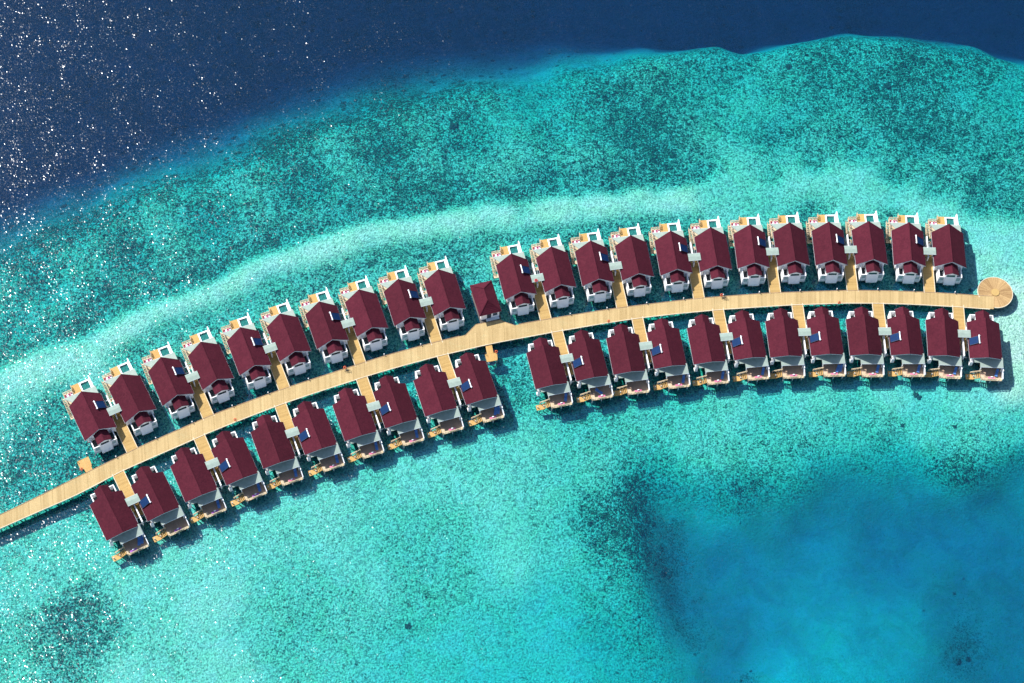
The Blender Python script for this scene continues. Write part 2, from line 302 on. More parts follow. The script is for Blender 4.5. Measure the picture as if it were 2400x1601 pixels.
def seabedmat():
    m, N, L, b = mat('sand_and_coral'); g = N.new('ShaderNodeNewGeometry'); P = g.outputs['Position']
    a = N.new('ShaderNodeAttribute'); a.attribute_name = 'cover'; cov = a.outputs['Fac']
    big = noise(N, L, .16, 3, .6, P, .6); mid = noise(N, L, .55, 4, .65, P, 1.0); fine = noise(N, L, 2.0, 3, .75, P); grain = noise(N, L, 3.4, 2, .8, P)
    vo = N.new('ShaderNodeTexVoronoi'); vo.inputs['Scale'].default_value = .42; L.new(P, vo.inputs['Vector'])
    # coral where noise falls under the cover value
    c0 = lambda n, k: mth(N, L, 'MULTIPLY', mth(N, L, 'SUBTRACT', n.outputs[0], .5), k)
    s = mth(N, L, 'ADD', c0(mid, 1.5), c0(fine, 1.9)); s = mth(N, L, 'ADD', s, c0(big, .4)); s = mth(N, L, 'ADD', s, c0(grain, .9))
    s = mth(N, L, 'ADD', s, mth(N, L, 'MULTIPLY', mth(N, L, 'SUBTRACT', vo.outputs['Distance'], 1.1), .12))
    pz = N.new('ShaderNodeSeparateXYZ'); L.new(P, pz.inputs[0])
    fs = mth(N, L, 'MAXIMUM', mth(N, L, 'ADD', mth(N, L, 'MULTIPLY', pz.outputs[2], .25), 2.0, True), .32)   # coral contrast fades with depth, painting in the haze of scattered light
    v2 = N.new('ShaderNodeTexVoronoi'); v2.inputs['Scale'].default_value = .36; v2.inputs['Randomness'].default_value = 1; L.new(P, v2.inputs['Vector'])
    sc = N.new('ShaderNodeSeparateColor'); L.new(v2.outputs['Color'], sc.inputs[0])
    rad = mth(N, L, 'MULTIPLY', mth(N, L, 'SUBTRACT', mth(N, L, 'ADD', cov, mth(N, L, 'MULTIPLY', c0(mid, 1.), .8)), sc.outputs[0]), .75)
    head = mth(N, L, 'MULTIPLY', mth(N, L, 'SUBTRACT', rad, v2.outputs['Distance']), 6., True)
    s = mth(N, L, 'MULTIPLY', s, fs)
    t = mth(N, L, 'SUBTRACT', mth(N, L, 'MULTIPLY', mth(N, L, 'SUBTRACT', cov, .60), 1.0), s)
    t = mth(N, L, 'ADD', t, mth(N, L, 'MULTIPLY', head, .42))
    cm = mth(N, L, 'ADD', mth(N, L, 'MULTIPLY', t, 3.2), .5, True)
    gr2 = mth(N, L, 'ADD', mth(N, L, 'MULTIPLY', grain.outputs[0], .6), mth(N, L, 'MULTIPLY', fine.outputs[0], .4))
    sand_g = ramp(N, L, gr2, [(.36, (.50, .72, .46)), (.46, (.86, .98, .68)), (.56, (1., 1., .84))]).outputs[0]
    sand_w = ramp(N, L, gr2, [(.36, (.62, .72, .56)), (.46, (.97, .99, .82)), (.56, (1., 1., .92))]).outputs[0]
    wf = mth(N, L, 'SUBTRACT', 1.15, mth(N, L, 'MULTIPLY', cov, 4.2), True)
    sand = mixc(N, L, wf, sand_g, sand_w)
    tint = ramp(N, L, big.outputs[0], [(.35, (.84, 1., .84)), (.65, (1., 1., 1.))]).outputs[0]
    sand = mixc(N, L, 1.0, sand, tint, 'MULTIPLY')
    coral = ramp(N, L, gr2, [(.40, (.008, .036, .020)), (.52, (.035, .19, .105)), (.63, (.50, .85, .56))]).outputs[0]
    caustic = noise(N, L, 1.75, 2, .6, P, .4); caustic_tone = ramp(N, L, caustic.outputs[0], [(.38, (.16, .24, .26)), (.49, (.66, .74, .72)), (.58, (1., 1., 1.))]).outputs[0]  # wave caustics painted as bright and dark grain over sand and coral
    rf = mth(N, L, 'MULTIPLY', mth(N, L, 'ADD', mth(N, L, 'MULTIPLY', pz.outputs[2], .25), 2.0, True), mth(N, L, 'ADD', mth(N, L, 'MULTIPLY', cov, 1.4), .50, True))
    haze_tone = ramp(N, L, noise(N, L, .12, 6, .72, P, .5).outputs[0], [(.36, (.52, .60, .62)), (.60, (1., 1., 1.))]).outputs[0]
    sand = mixc(N, L, mth(N, L, 'SUBTRACT', 1., fs), sand, haze_tone, 'MULTIPLY')
    L.new(mixc(N, L, rf, mixc(N, L, cm, sand, coral), caustic_tone, 'MULTIPLY'), b.inputs['Base Color'])
    b.inputs['Roughness'].default_value = .95; b.inputs['Specular IOR Level'].default_value = .1
    bp = N.new('ShaderNodeBump'); bp.inputs['Strength'].default_value = 1; bp.inputs['Distance'].default_value = .35
    L.new(mth(N, L, 'ADD', s, head), bp.inputs['Height']); L.new(bp.outputs[0], b.inputs['Normal'])
    return m
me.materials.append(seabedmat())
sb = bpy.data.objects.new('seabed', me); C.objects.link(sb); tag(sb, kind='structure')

def watermat():
    m, N, L, b = mat('sea_water'); N.remove(b); out = N['Material Output']
    g = N.new('ShaderNodeNewGeometry'); P = g.outputs['Position']
    # wavelets: small facets, each with its own tilt; the wind roughens the sea in streaks
    mp = N.new('ShaderNodeMapping'); mp.vector_type = 'TEXTURE'; mp.inputs['Rotation'].default_value = (0, 0, R(-52)); mp.inputs['Scale'].default_value = (.30, .15, 1); L.new(P, mp.inputs[0])
    vo = N.new('ShaderNodeTexVoronoi'); vo.inputs['Scale'].default_value = 1.0; vo.voronoi_dimensions = '2D'; L.new(mp.outputs[0], vo.inputs['Vector'])
    tilt = []
    for off in (0., 37.):
        ad = N.new('ShaderNodeVectorMath'); ad.operation = 'ADD'; L.new(vo.outputs['Color'], ad.inputs[0]); ad.inputs[1].default_value = (off, off, off)
        wn = N.new('ShaderNodeTexWhiteNoise'); wn.noise_dimensions = '3D'; L.new(ad.outputs[0], wn.inputs['Vector'])
        sp = N.new('ShaderNodeSeparateXYZ'); L.new(wn.outputs['Color'], sp.inputs[0])
        tilt.append(mth(N, L, 'SUBTRACT', mth(N, L, 'ADD', mth(N, L, 'ADD', sp.outputs[0], sp.outputs[1]), sp.outputs[2]), 1.5))
    mp2 = N.new('ShaderNodeMapping'); mp2.vector_type = 'TEXTURE'; mp2.inputs['Rotation'].default_value = (0, 0, R(-55)); mp2.inputs['Scale'].default_value = (13, 4.5, 1); L.new(P, mp2.inputs[0])
    w2 = noise(N, L, 1.0, 4, .65, mp2.outputs[0], .8)
    amp = mth(N, L, 'MULTIPLY', ramp(N, L, w2.outputs[0], [(.38, (.58, .58, .58)), (.60, (1.1, 1.1, 1.1))]).outputs[0], WAVE)
    cb = N.new('ShaderNodeCombineXYZ'); L.new(mth(N, L, 'MULTIPLY', tilt[0], amp), cb.inputs[0]); L.new(mth(N, L, 'MULTIPLY', tilt[1], amp), cb.inputs[1]); cb.inputs[2].default_value = 1
    bp = N.new('ShaderNodeVectorMath'); bp.operation = 'NORMALIZE'; L.new(cb.outputs[0], bp.inputs[0])
    tr = N.new('ShaderNodeBsdfTransparent'); df = N.new('ShaderNodeBsdfDiffuse'); df.inputs[0].default_value = (.04, .40, 1.0, 1)
    gl = N.new('ShaderNodeBsdfGlossy'); gl.inputs['Roughness'].default_value = .20; L.new(bp.outputs[0], gl.inputs['Normal'])
    fr = N.new('ShaderNodeFresnel'); fr.inputs[0].default_value = 1.33
    m1 = N.new('ShaderNodeMixShader'); mp3 = N.new('ShaderNodeMapping'); mp3.vector_type = 'TEXTURE'; mp3.inputs['Rotation'].default_value = (0, 0, R(38)); mp3.inputs['Scale'].default_value = (3.2, .9, 1); L.new(P, mp3.inputs[0]); w3 = noise(N, L, 1., 4, .7, mp3.outputs[0], .6); L.new(mth(N, L, 'MULTIPLY', mth(N, L, 'ADD', mth(N, L, 'MULTIPLY', w3.outputs[0], .9), .55), SCAT), m1.inputs[0]); L.new(tr.outputs[0], m1.inputs[1]); L.new(df.outputs[0], m1.inputs[2])  # stretched noise paints sky reflection and refraction of waves into the blue layer
    m2 = N.new('ShaderNodeMixShader'); L.new(fr.outputs[0], m2.inputs[0]); L.new(m1.outputs[0], m2.inputs[1]); L.new(gl.outputs[0], m2.inputs[2])
    L.new(m2.outputs[0], out.inputs['Surface'])
    va = N.new('ShaderNodeVolumeAbsorption'); va.inputs['Color'].default_value = (0.0, .859, .912, 1); va.inputs['Density'].default_value = .56
    L.new(va.outputs[0], out.inputs['Volume'])
    return m
WAVE, SCAT = .205, .034
wm = watermat()
sea = MB().box(-4100, 4100, -3800, 4300, -40, 0).build('sea_water', wm); tag(sea, kind='structure')

# ---------------------------------------------------------------- villas
E = 4.5                                   # eave height above the water
VILLAS = [(-106.04,216.28,30.67),(-96.65,221.94,30.86),(-87.42,227.36,28.05),(-77.75,232.54,27.72),
(-68.36,237.34,24.84),(-58.48,242.12,24.85),(-48.87,246.33,22.40),(-38.79,250.66,22.00),
(-28.95,254.46,19.99),(-18.60,258.15,19.04),(0.13,264.22,15.86),(10.69,267.17,15.36),
(20.92,269.67,12.94),(31.60,272.10,12.29),(42.09,274.20,9.69),(52.84,276.07,9.23),
(63.20,277.66,6.28),(74.03,279.04,6.71),(84.45,279.99,4.72),(95.36,280.96,4.87),
(105.96,281.35,1.34),(116.92,281.62,1.78),(-96.57,189.53,31.51),(-87.08,195.31,30.76),
(-78.10,201.01,28.17),(-68.40,206.27,27.85),(-59.19,211.36,24.00),(-49.12,215.88,24.22),
(-39.17,220.33,22.51),(-29.07,224.59,21.75),(-19.00,228.63,20.66),(-8.71,232.63,20.71),
(9.57,238.20,15.68),(20.16,241.17,14.84),(30.10,243.57,11.84),(40.74,246.00,11.56),
(51.24,247.92,10.05),(61.93,249.89,9.65),(71.74,251.13,6.49),(82.62,252.37,5.97),
(93.03,253.02,4.19),(103.93,253.81,3.97),(114.06,254.09,0.94),(125.00,254.17,1.25)]
W2, RH, DE, EE = 4.36, 2.91, 5.41, -5.41   # half width, ridge rise, deck-end and entry-end eave
SL = RH/W2
def zroof(u): return E+(W2-abs(u))*SL
def shingle_slope(mb, side, n, e0, e1, r0, r1, hw, z_e, z_r, uc=0., th=.035):
    """side +-1; courses parallel to the eave; e0,e1 = v range at eave, r0,r1 at ridge"""
    for k in range(n):
        a, b = k/n, min(1, (k+1)/n+.012)
        ua, ub = uc+side*hw*(1-a), uc+side*hw*(1-b)
        za, zb = z_e+(z_r-z_e)*a+th, z_e+(z_r-z_e)*b
        va0, va1 = e0+(r0-e0)*a, e1+(r1-e1)*a; vb0, vb1 = e0+(r0-e0)*b, e1+(r1-e1)*b
        mb.tone = random.random()
        pts = [(ua, va0, za), (ub, vb0, zb), (ub, vb1, zb), (ua, va1, za)]
        if side < 0: pts = pts
        if side > 0: pts = pts[::-1]
        pts = pts[::-1]
        mb.slab(pts, .06)
def planks(mb, x0, x1, y0, y1, z0, z1, along='x', wd=.22, gap=.012, joint=0):
    a, b = (y0, y1) if along == 'x' else (x0, x1)
    n = max(1, round((b-a)/wd)); st = (b-a)/n; tone_g = random.random()
    for i in range(n):
        if joint and i % joint == 0: tone_g = random.random()
        mb.tone = min(1, max(0, .45*tone_g+.55*random.random()))
        p, q = a+i*st+gap/2, a+(i+1)*st-gap/2
        if along == 'x': mb.box(x0, x1, p, q, z0, z1)
        else: mb.box(p, q, y0, y1, z0, z1)
def railing(mb, pts, z0, h=1.0, step=1.1, wd=.09, rails=(1., .5)):
    for (a, b) in zip(pts, pts[1:]):
        a = Vector((a[0], a[1], a[2] if len(a) > 2 else z0)); b = Vector((b[0], b[1], b[2] if len(b) > 2 else z0)); n = max(1, round((b-a).length/step))
        for i in range(n+1):
            q = a+(b-a)*i/n; mb.tone = random.random(); mb.box(q.x-wd/2, q.x+wd/2, q.y-wd/2, q.y+wd/2, q.z, q.z+h)
        for r in rails:
            mb.tone = random.random(); mb.bar(a+Vector((0, 0, h*r)), b+Vector((0, 0, h*r)), wd*(1.3 if r == 1. else .6), .05)
        # cross braces between the posts
        for i in range(n):
            p, q = a+(b-a)*i/n, a+(b-a)*(i+1)/n
            mb.bar(p+Vector((0, 0, .08)), q+Vector((0, 0, h-.1)), .035)
            mb.bar(p+Vector((0, 0, h-.1)), q+Vector((0, 0, .08)), .035)
FL = E-2.6                                  # deck level 1.9 m
def make_villa(name, pool, solar, bs):
    """local axes: u across, v towards the deck end; bs = side (+-1) of the side walkway"""
    t = empty(name, (0, 0, 0))
    # body
    b = MB(); wz = zroof(3.55)-.12
    prof = [(-3.55, FL+.02), (3.55, FL+.02), (3.55, wz), (0, zroof(0)-.2), (-3.55, wz)]
    b.hexa([(x, -4.95, z) for x, z in prof], [(x, 4.95, z) for x, z in prof])
    b.box(*sorted((bs*3.552, bs*3.98)), -5.05, -4.15, FL-.1, E+.1)
    wall = b.build('wall', M['white'], t)
    # openings on the deck end and on the entry end
    wn = MB().box(-2.6, 2.2, 4.955, 5.0, FL+.1, E-.3).build('glass_door', M['glass'], t)
    fr = MB()
    for x in (-2.65, -1.05, .5, 2.15): fr.box(x, x+.1, 4.955, 5.05, FL+.05, E-.25)
    fr.box(-2.65, 2.25, 4.955, 5.05, E-.25, E-.13).build('frame', M['trim'], wn)
    w2 = MB().box(-.9, .9, -5.0, -4.955, FL+.1, E-.4).build('door', M['dark'], t)
    for s in (-1, 1):
        for v in (-2.6, 1.6):
            q = MB().box(*sorted((s*3.555, s*3.6)), v-.6, v+.6, FL+.9, FL+2.1).build('window', M['glass'], t)
            MB().box(*sorted((s*3.555, s*3.66)), v-.7, v+.7, FL+.8, FL+.895).build('sill', M['trim'], q)
    # main roof
    r = MB()
    for s in (-1, 1): shingle_slope(r, s, 14, EE, DE, EE-.03, DE+1.127, W2, E, E+RH)
    roof = r.build('roof', M['roof'], t)
    rc = MB()
    for i in range(30):
        v0 = EE-.05+i*(12.0/30); rc.tone = random.random()
        for s in (-1, 1):
            rc.slab([(0, v0, E+RH+.09), (0, v0+.41, E+RH+.075), (s*.17, v0+.41, E+RH-.045), (s*.17, v0, E+RH-.03)][::(-1 if s > 0 else 1)], .02)
    rc.build('ridge_cap', M['roof'], roof)
    for s in (-1, 1):
        a, c = Vector((s*(W2-.02), EE+.02, E-.19)), Vector((0, EE-.01, E+RH-.19)); MB().bar(a, c, .06, .24).build('barge_board', M['trim'], roof)
        a, c = Vector((s*(W2-.02), DE+.0, E-.17)), Vector((0, DE+1.08, E+RH-.17)); MB().bar(a, c, .06, .22).build('barge_board', M['trim'], roof)
        MB().box(*sorted((s*W2, s*(W2+.03))), EE-.02, DE, E-.15, E-.01).build('fascia', M['trim'], roof)
    # walled bathroom yard with its small roof
    for s in (-1, 1):
        y = MB(); y.box(*sorted((s*3.14, s*2.90)), -8.2, -5.06, FL-1.35, E-.6)
        y.box(*sorted((s*2.898, s*1.55)), -8.2, -8.0, FL-1.35, E-.6)
        y.box(*sorted((s*1.548, s*1.40)), -8.2, -5.6, FL-.1, E+.35)
        y.build('yard_wall', M['white'], t)
    MB().box(-2.88, 2.88, -7.98, -4.96, FL-.3, FL-.105).build('yard_floor', M['tiles'], t)
    for s in (-1, 1):
        MB().box(*sorted((s*2.75, s*1.72)), -8.25, -8.203, FL+.25, E-.85).build('frosted_panel', M['frost'], t)
    bay = MB(); P4 = [(-8.1, E-.55), (-9.05, FL-.6), (-9.05, FL-.9), (-8.1, FL-.9)]
    bay.hexa([(-1.5, v, z) for v, z in P4], [(1.5, v, z) for v, z in P4]).build('bay', M['white'], t)
    pr = MB()
    for s in (-1, 1): shingle_slope(pr, s, 6, -8.2, -5.2, -8.38, -5.0, 1.9, E+.42, E+1.73, .04)
    pr = pr.build('porch_roof', M['roof'], t)
    g = MB(); prof = [(-1.5, E-.6), (1.5, E-.6), (1.5, E+.55), (0, E+1.55), (-1.5, E+.55)]
    g.hexa([(x, -8.14, z) for x, z in prof], [(x, -8.0, z) for x, z in prof]).build('gable', M['white'], pr)
    MB().box(-1.1, 1.1, -8.18, -8.143, E-.55, E+.35).build('window', M['glass'], pr)
    for s in (-1, 1): MB().bar((s*1.9+.04, -8.2, E+.31), (.04, -8.37, E+1.62), .05, .14).build('barge_board', M['trim'], pr)
    # floor frame and piles
    ff = MB().box(-3.7, 3.7, -5.0, 5.0, FL-.35, FL-.02)
    for v in (-3.5, -1, 1.5, 4): ff.box(-3.9, 3.9, v-.12, v+.12, FL-.6, FL-.352)
    ff.build('floor_frame', M['frame'], t)
    piles = [(s*3.2, v) for s in (-1, 1) for v in (-4.6, -1.5, 1.5, 4.5)]+[(-2.95, -7.9), (2.95, -7.9), (0, -8.6)]
    if pool:
        # deck, pool, privacy wall, grey terrace roof, stair on the -u side
        d = MB(); planks(d, -4.35, 3.9, 5.05, 8.45, FL-.1, FL, 'y', .2)
        planks(d, -4.35, -1.76, 8.46, 10.75, FL-.1, FL, 'y', .2)
        d.build('deck', M['cream'], t)
        d = MB(); planks(d, -1.75, .38, 8.46, 12.15, FL-.1, FL+.02, 'x', .2)
        d.build('upper_deck', M['fresh'], t)
        p = MB()
        for (x0, x1, y0, y1) in ((.42, .78, 8.5, 11.95), (2.92, 3.28, 8.5, 11.95), (.782, 2.918, 11.6, 11.95), (.782, 2.918, 8.5, 8.8)):
            p.box(x0, x1, y0, y1, FL-1.4, FL+.28)
        p.box(.782, 2.918, 8.802, 11.598, FL-1.4, FL-1.2)
        pb = p.build('pool', M['white'], t)
        MB().box(.785, 2.915, 8.805, 11.595, FL-1.19, FL-.12).build('pool_water', M['pool'], pb)
        w_ = MB().hexa([(3.32, 8.45, FL-.5), (3.56, 8.45, FL-.5), (3.56, 12.2, FL-.5), (3.32, 12.2, FL-.5)], [(3.32, 8.45, E-.6), (3.56, 8.45, E-.6), (3.56, 12.2, E-1.0), (3.32, 12.2, E-1.0)])
        w_.build('privacy_wall', M['white'], t)
        gr = MB(); zt = lambda v: E+.18-(v-5)*.14
        gr.slab([(-3.2, 5.02, zt(5)), (3.9, 5.02, zt(5)), (3.9, 8.15, zt(8.15)), (-4.65, 8.15, zt(8.15)), (-3.2, 6.3, zt(6.3))], .16)
        gr.build('terrace_roof', M['grey_roof'], t)
        f_ = MB(); f_.bar((-4.65, 8.2, zt(8.15)-.1), (3.9, 8.2, zt(8.15)-.1), .06, .18); f_.build('fascia', M['trim'], t)
        rl = MB(); railing(rl, [(-4.3, 5.3), (-4.3, 10.7), (-1.8, 10.7)], FL, .95, .9)
        railing(rl, [(-1.7, 10.8), (-1.7, 12.1)], FL+.02, .95, .65)
        rl.build('railing', M['cream'], t)
        st = MB()
        for i in range(9):
            v = 9.6-i*.52; z = FL-.12-i*.17; st.tone = random.random(); st.box(-5.0, -4.42, v-.4, v, z-.06, z)
        st.bar((-5.02, 9.7, FL-.05), (-5.02, 5.0, FL-1.5), .07, .2); st.bar((-4.4, 9.7, FL-.05), (-4.4, 5.0, FL-1.5), .07, .2)
        st = st.build('stair', M['cream'], t)
        ld = MB(); planks(ld, -5.1, -3.7, 3.9, 4.95, FL-1.62, FL-1.52, 'x', .2); ld.build('landing', M['cream'], st)
        sr = MB(); railing(sr, [(-5.04, 9.6, FL), (-5.04, 5.0, FL-1.45)], FL, .9, 1.1); sr.build('handrail', M['cream'], st)
        for s, x in ((0, -4.1), (1, 3.7)): MB().box(x-.08, x+.08, 8.0, 8.16, FL, E-.42).build('post', M['white'], t)
        piles += [(-4.1, 10.4), (-1.6, 11.9), (.9, 11.7), (3.1, 11.7), (-4.1, 7.2), (3.4, 7.5)]
    else:
        d = MB(); planks(d, -4.4, 1.15, 5.05, 9.75, FL-.1, FL, 'y', .2); d.build('deck', M['deck'], t)
        d = MB(); planks(d, -4.4, 1.15, 9.76, 10.5, FL-.1, FL+.03, 'x', .2); planks(d, .1, 1.15, 9.0, 9.74, FL+.002, FL+.04, 'x', .2)
        d.build('deck_edge', M['cream'], t)
        w_ = MB(); w_.box(-4.62, -4.42, 5.0, 8.6, FL-.3, E-.55); w_.hexa([(-4.62, 8.602, FL-.3), (-4.42, 8.602, FL-.3), (-4.42, 10.3, FL-.3), (-4.62, 10.3, FL-.3)], [(-4.62, 8.602, FL+1.5), (-4.42, 8.602, FL+1.5), (-4.42, 10.3, FL+.9), (-4.62, 10.3, FL+.9)])
        w_.build('privacy_wall', M['white'], t)
        gr = MB(); zt = lambda v: E+.22-(v-5)*.13
        gr.slab([(-4.45, 5.02, zt(5)), (3.1, 5.02, zt(5)), (3.1, 6.6, zt(6.6)), (1.62, 6.65, zt(6.65)), (1.62, 7.8, zt(7.8)), (-4.45, 7.8, zt(7.8))], .16)
        gr.build('terrace_roof', M['grey_roof'], t)
        f_ = MB(); f_.bar((-4.45, 7.85, zt(7.8)-.1), (1.62, 7.85, zt(7.8)-.1), .06, .18); f_.build('fascia', M['trim'], t)
        rl = MB(); railing(rl, [(-4.35, 10.45), (1.12, 10.45), (1.12, 9.85)], FL, .95, .8); railing(rl, [(1.12, 8.2), (1.12, 6.9)], FL, .95, .8)
        rl.build('railing', M['cream'], t)
        st = MB()
        for i in range(4): st.tone = random.random(); st.box(1.25+i*.42, 1.52+i*.42, 8.35, 9.7, FL-.22-i*.2, FL-.15-i*.2)
        st.bar((1.18, 8.33, FL-.15), (3.0, 8.33, FL-1.0), .07, .2); st.bar((1.18, 9.72, FL-.15), (3.0, 9.72, FL-1.0), .07, .2)
        st = st.build('stair', M['fresh'], t)
        ld = MB(); planks(ld, 2.6, 4.85, 8.35, 9.85, FL-1.05, FL-.95, 'y', .2); ld.build('landing', M['fresh'], st)
        sr = MB(); railing(sr, [(1.2, 8.1, FL-.1), (3.7, 8.1, FL-1.0)], FL, 1.0, .9, .1); sr.build('handrail', M['cream'], st)
        sw = MB(); sw.box(3.15, 3.95, 5.9, 6.1, FL-.2, E-.9); sw.box(3.15, 3.3, 5.0, 5.898, FL-.2, E-.9); sw.box(3.15, 3.95, 4.96, 6.1, FL-.4, FL-.202); sw.build('shower_wall', M['white'], t)
        for x in (-4.2, 1.3): MB().box(x-.08, x+.08, 7.6, 7.76, FL, E-.35).build('post', M['white'], t)
        piles += [(-4.0, 10.1), (-1.6, 10.1), (.9, 10.1), (-4.0, 7.2), (4.5, 9.1), (2.9, 9.1)]
    pm = MB().cyl((0, 0, -2.6), (0, 0, FL-.3), .14, 9).mesh('stilt', M['stilt'])
    for (x, v) in piles:
        o = bpy.data.objects.new('stilt', pm); C.objects.link(o); o.parent = t; o.location = (x, v, 0)
    if solar:
        s = bs; v0, v1 = (.65, 2.85) if pool else (-.3, 1.85)
        if not pool: v0, v1 = -.35, 1.8
        f_ = lambda u, h: zroof(u)+h
        wh = MB(); pts = [(s*2.1, v0, f_(2.1, .42)), (s*4.15, v0, f_(4.15, .24)), (s*4.15, v1, f_(4.15, .24)), (s*2.1, v1, f_(2.1, .42))]
        wh = wh.slab(pts if s > 0 else pts[::-1], .08).build('solar_panel', M['panel'], t)
        fr = MB(); 
        for k in range(4): a, c = Vector(pts[k]), Vector(pts[(k+1) % 4]); fr.bar(a, c, .05, .1)
        fr.bar((s*4.1, v1, f_(4.1, 0)), (s*4.1, v1, f_(4.1, .3)), .08); fr.bar((s*4.1, v0, f_(4.1, 0)), (s*4.1, v0, f_(4.1, .3)), .08)
        fr.build('panel_frame', M['metal'], wh)
        tk = MB().cyl((s*1.85, v0-.2, f_(1.85, .42)), (s*1.85, v1+.2, f_(1.85, .42)), .15, 12)
        for v in (v0, v1): tk.bar((s*1.85, v, f_(1.85, 0)), (s*1.55, v, f_(1.55, .3)), .07); tk.bar((s*1.9, v, f_(1.9, -.02)), (s*1.9, v, f_(1.9, .3)), .08)
        tk.build('water_tank', M['tank'], wh)
    return t
protos = {}
def villa_at(i):
    x, y, th = VILLAS[i]; row = 0 if i < 22 else 1; k = i if row == 0 else i-22
    left = k % 2 == 0
    pool = row == 0; solar = left if pool else not left
    bs = (1 if left else -1) if pool else (-1 if left else 1)
    key = (pool, solar, bs); nm = 'pool_villa' if pool else 'water_villa'
    if key not in protos: protos[key] = make_villa(nm, *key); o = protos[key]
    else: o = copy_tree(protos[key])
    o.location = (x, y, 0); o.rotation_euler = (0, 0, R(th)+(0 if pool else math.pi))
    what = ('red-roofed villa with plunge pool' if pool else 'red-roofed villa with brown deck')
    what += ', solar panel on roof' if solar else ', bare roof'
    tag(o, '%s, %s from left in %s row' % (what, ORD[k], 'upper' if pool else 'lower'), 'villa', 'pool villas above the boardwalk' if pool else 'villas below the boardwalk')
    return o
V = [villa_at(i) for i in range(44)]
def loc2w(i, u, v, z):
    x, y, th = VILLAS[i]; a = R(th)+(0 if i < 22 else math.pi); c, s = math.cos(a), math.sin(a)
    return Vector((x+u*c-v*s, y+u*s+v*c, z)), a

# ---------------------------------------------------------------- things between and on the villas
pro = {}
def inst(key, maker, loc, rz, label, cat, group):
    if key not in pro: pro[key] = maker(); o = pro[key]
    else: o = copy_tree(pro[key])
    o.location = loc; o.rotation_euler = (0, 0, rz)
    return tag(o, label, cat, group)
def mk_canopy():
    t = empty('gate_canopy', (0, 0, 0)); z = E+.75
    r = MB(); r.slab([(-1.68, -1.08, z-.08), (1.68, -1.08, z-.08), (1.68, 0, z+.05), (-1.68, 0, z+.05)], .1); r.slab([(-1.68, .002, z+.05), (1.68, .002, z+.05), (1.68, 1.08, z-.08), (-1.68, 1.08, z-.08)], .1)
    r = r.build('canopy_roof', M['grey_roof2'], t)
    for a, c in (((-1.7, -1.1), (1.7, -1.1)), ((-1.7, 1.1), (1.7, 1.1))): MB().bar((*a, z-.16), (*c, z-.16), .05, .16).build('fascia', M['trim'], r)
    for x in (-1.2, 1.2): MB().box(x-.09, x+.09, -.09, .09, FL, z-.15).build('post', M['white'], t)
    MB().box(.15, 1.05, -.04, .04, FL+.05, FL+2.1).build('door', M['yellow'], t); MB().box(-1.05, -.15, -.04, .04, FL+.05, FL+2.1).build('door', M['yellow'], t)
    MB().box(.55, 1.2, .95, 1.75, FL, FL+1.0).build('storage_box', M['yellow'], t)
    return t
def mk_partition():
    t = empty('partition_wall', (0, 0, 0))
    MB().box(-.14, .14, -2.2, 4.5, FL-.2, E-.55).build('wall_panel', M['white'], t)
    for v in (2.3, 4.0): MB().box(-1.1, 1.1, v-.06, v+.06, FL-.05, FL+.08).build('cross_beam', M['trim'], t)
    MB().box(.86, 1.08, -.9, 3.2, FL-.2, FL+.5).build('side_wall', M['white'], t)
    pm = MB().cyl((0, 0, -2.6), (0, 0, FL-.2), .11, 8).mesh('stilt', M['stilt'])
    for v in (-1.5, 1.2, 4.0):
        o = bpy.data.objects.new('stilt', pm); C.objects.link(o); o.parent = t; o.location = (0, v, 0)
    return t
def mk_branch(Ln):
    t = empty('side_walkway', (0, 0, 0))
    d = MB(); planks(d, -1.4, 1.4, -Ln, 1.6, FL-.15, FL-.07, 'x', .21, .02, 10); d.build('planks', M['branch'], t)
    for s in (-1, 1): MB().box(*sorted((s*1.402, s*1.56)), -Ln, 1.6, FL-.24, FL+.02).build('edge_board', M['edge'], t)
    MB().box(-1.25, -1.1, -Ln, 1.6, FL-.4, FL-.16).build('beam', M['frame'], t); MB().box(1.1, 1.25, -Ln, 1.6, FL-.4, FL-.16).build('beam', M['frame'], t)
    pm = MB().cyl((0, 0, -2.6), (0, 0, FL-.3), .13, 8).mesh('stilt', M['stilt'])
    for v in (-Ln+2, -Ln+5.2, -Ln+8.4):
        for s in (-1, 1):
            o = bpy.data.objects.new('stilt', pm); C.objects.link(o); o.parent = t; o.location = (s*1.15, v, 0)
    return t
def mk_daybed():
    t = empty('daybed', (0, 0, 0))
    MB().box(-1.15, 1.15, -.38, .38, .12, .32).build('base', M['cream'], t)
    for x in (-.9, .9):
        MB().box(x-.06, x+.06, -.3, .3, 0, .118).build('leg', M['cream'], t)
    for i in range(4): MB().box(-1.08+i*.55, -.58+i*.55, -.32, .30, .322, .46).build('cushion', M['pink' if i % 2 == 0 else 'towel'], t)
    for x in (-.75, .15, .8): MB().add([(x-.2, .0, .47), (x+.2, .0, .47), (x+.2, .3, .5), (x-.2, .3, .5), (x-.17, .12, .72), (x+.17, .12, .72), (x+.17, .26, .76), (x-.17, .26, .76)], [(3,2,1,0),(4,5,6,7),(0,1,5,4),(1,2,6,5),(2,3,7,6),(3,0,4,7)]).build('pillow', M['red'] if x < 0 else M['pink'], t)
    return t
def mk_bench(c):
    def f():
        t = empty('cushioned_bench', (0, 0, 0))
        MB().box(-.95, .95, -.28, .28, .2, .34).build('seat', M['cream'], t)
        for x in (-.8, .8): MB().box(x-.05, x+.05, -.22, .22, 0, .198).build('leg', M['cream'], t)
        for i in range(3): MB().box(-.9+i*.62, -.34+i*.62, -.24, .24, .342, .48).build('cushion', M[c], t)
        MB().box(-.2, .3, .05, .27, .484, .75).build('pillow', M['towel'], t)
        return t
    return f
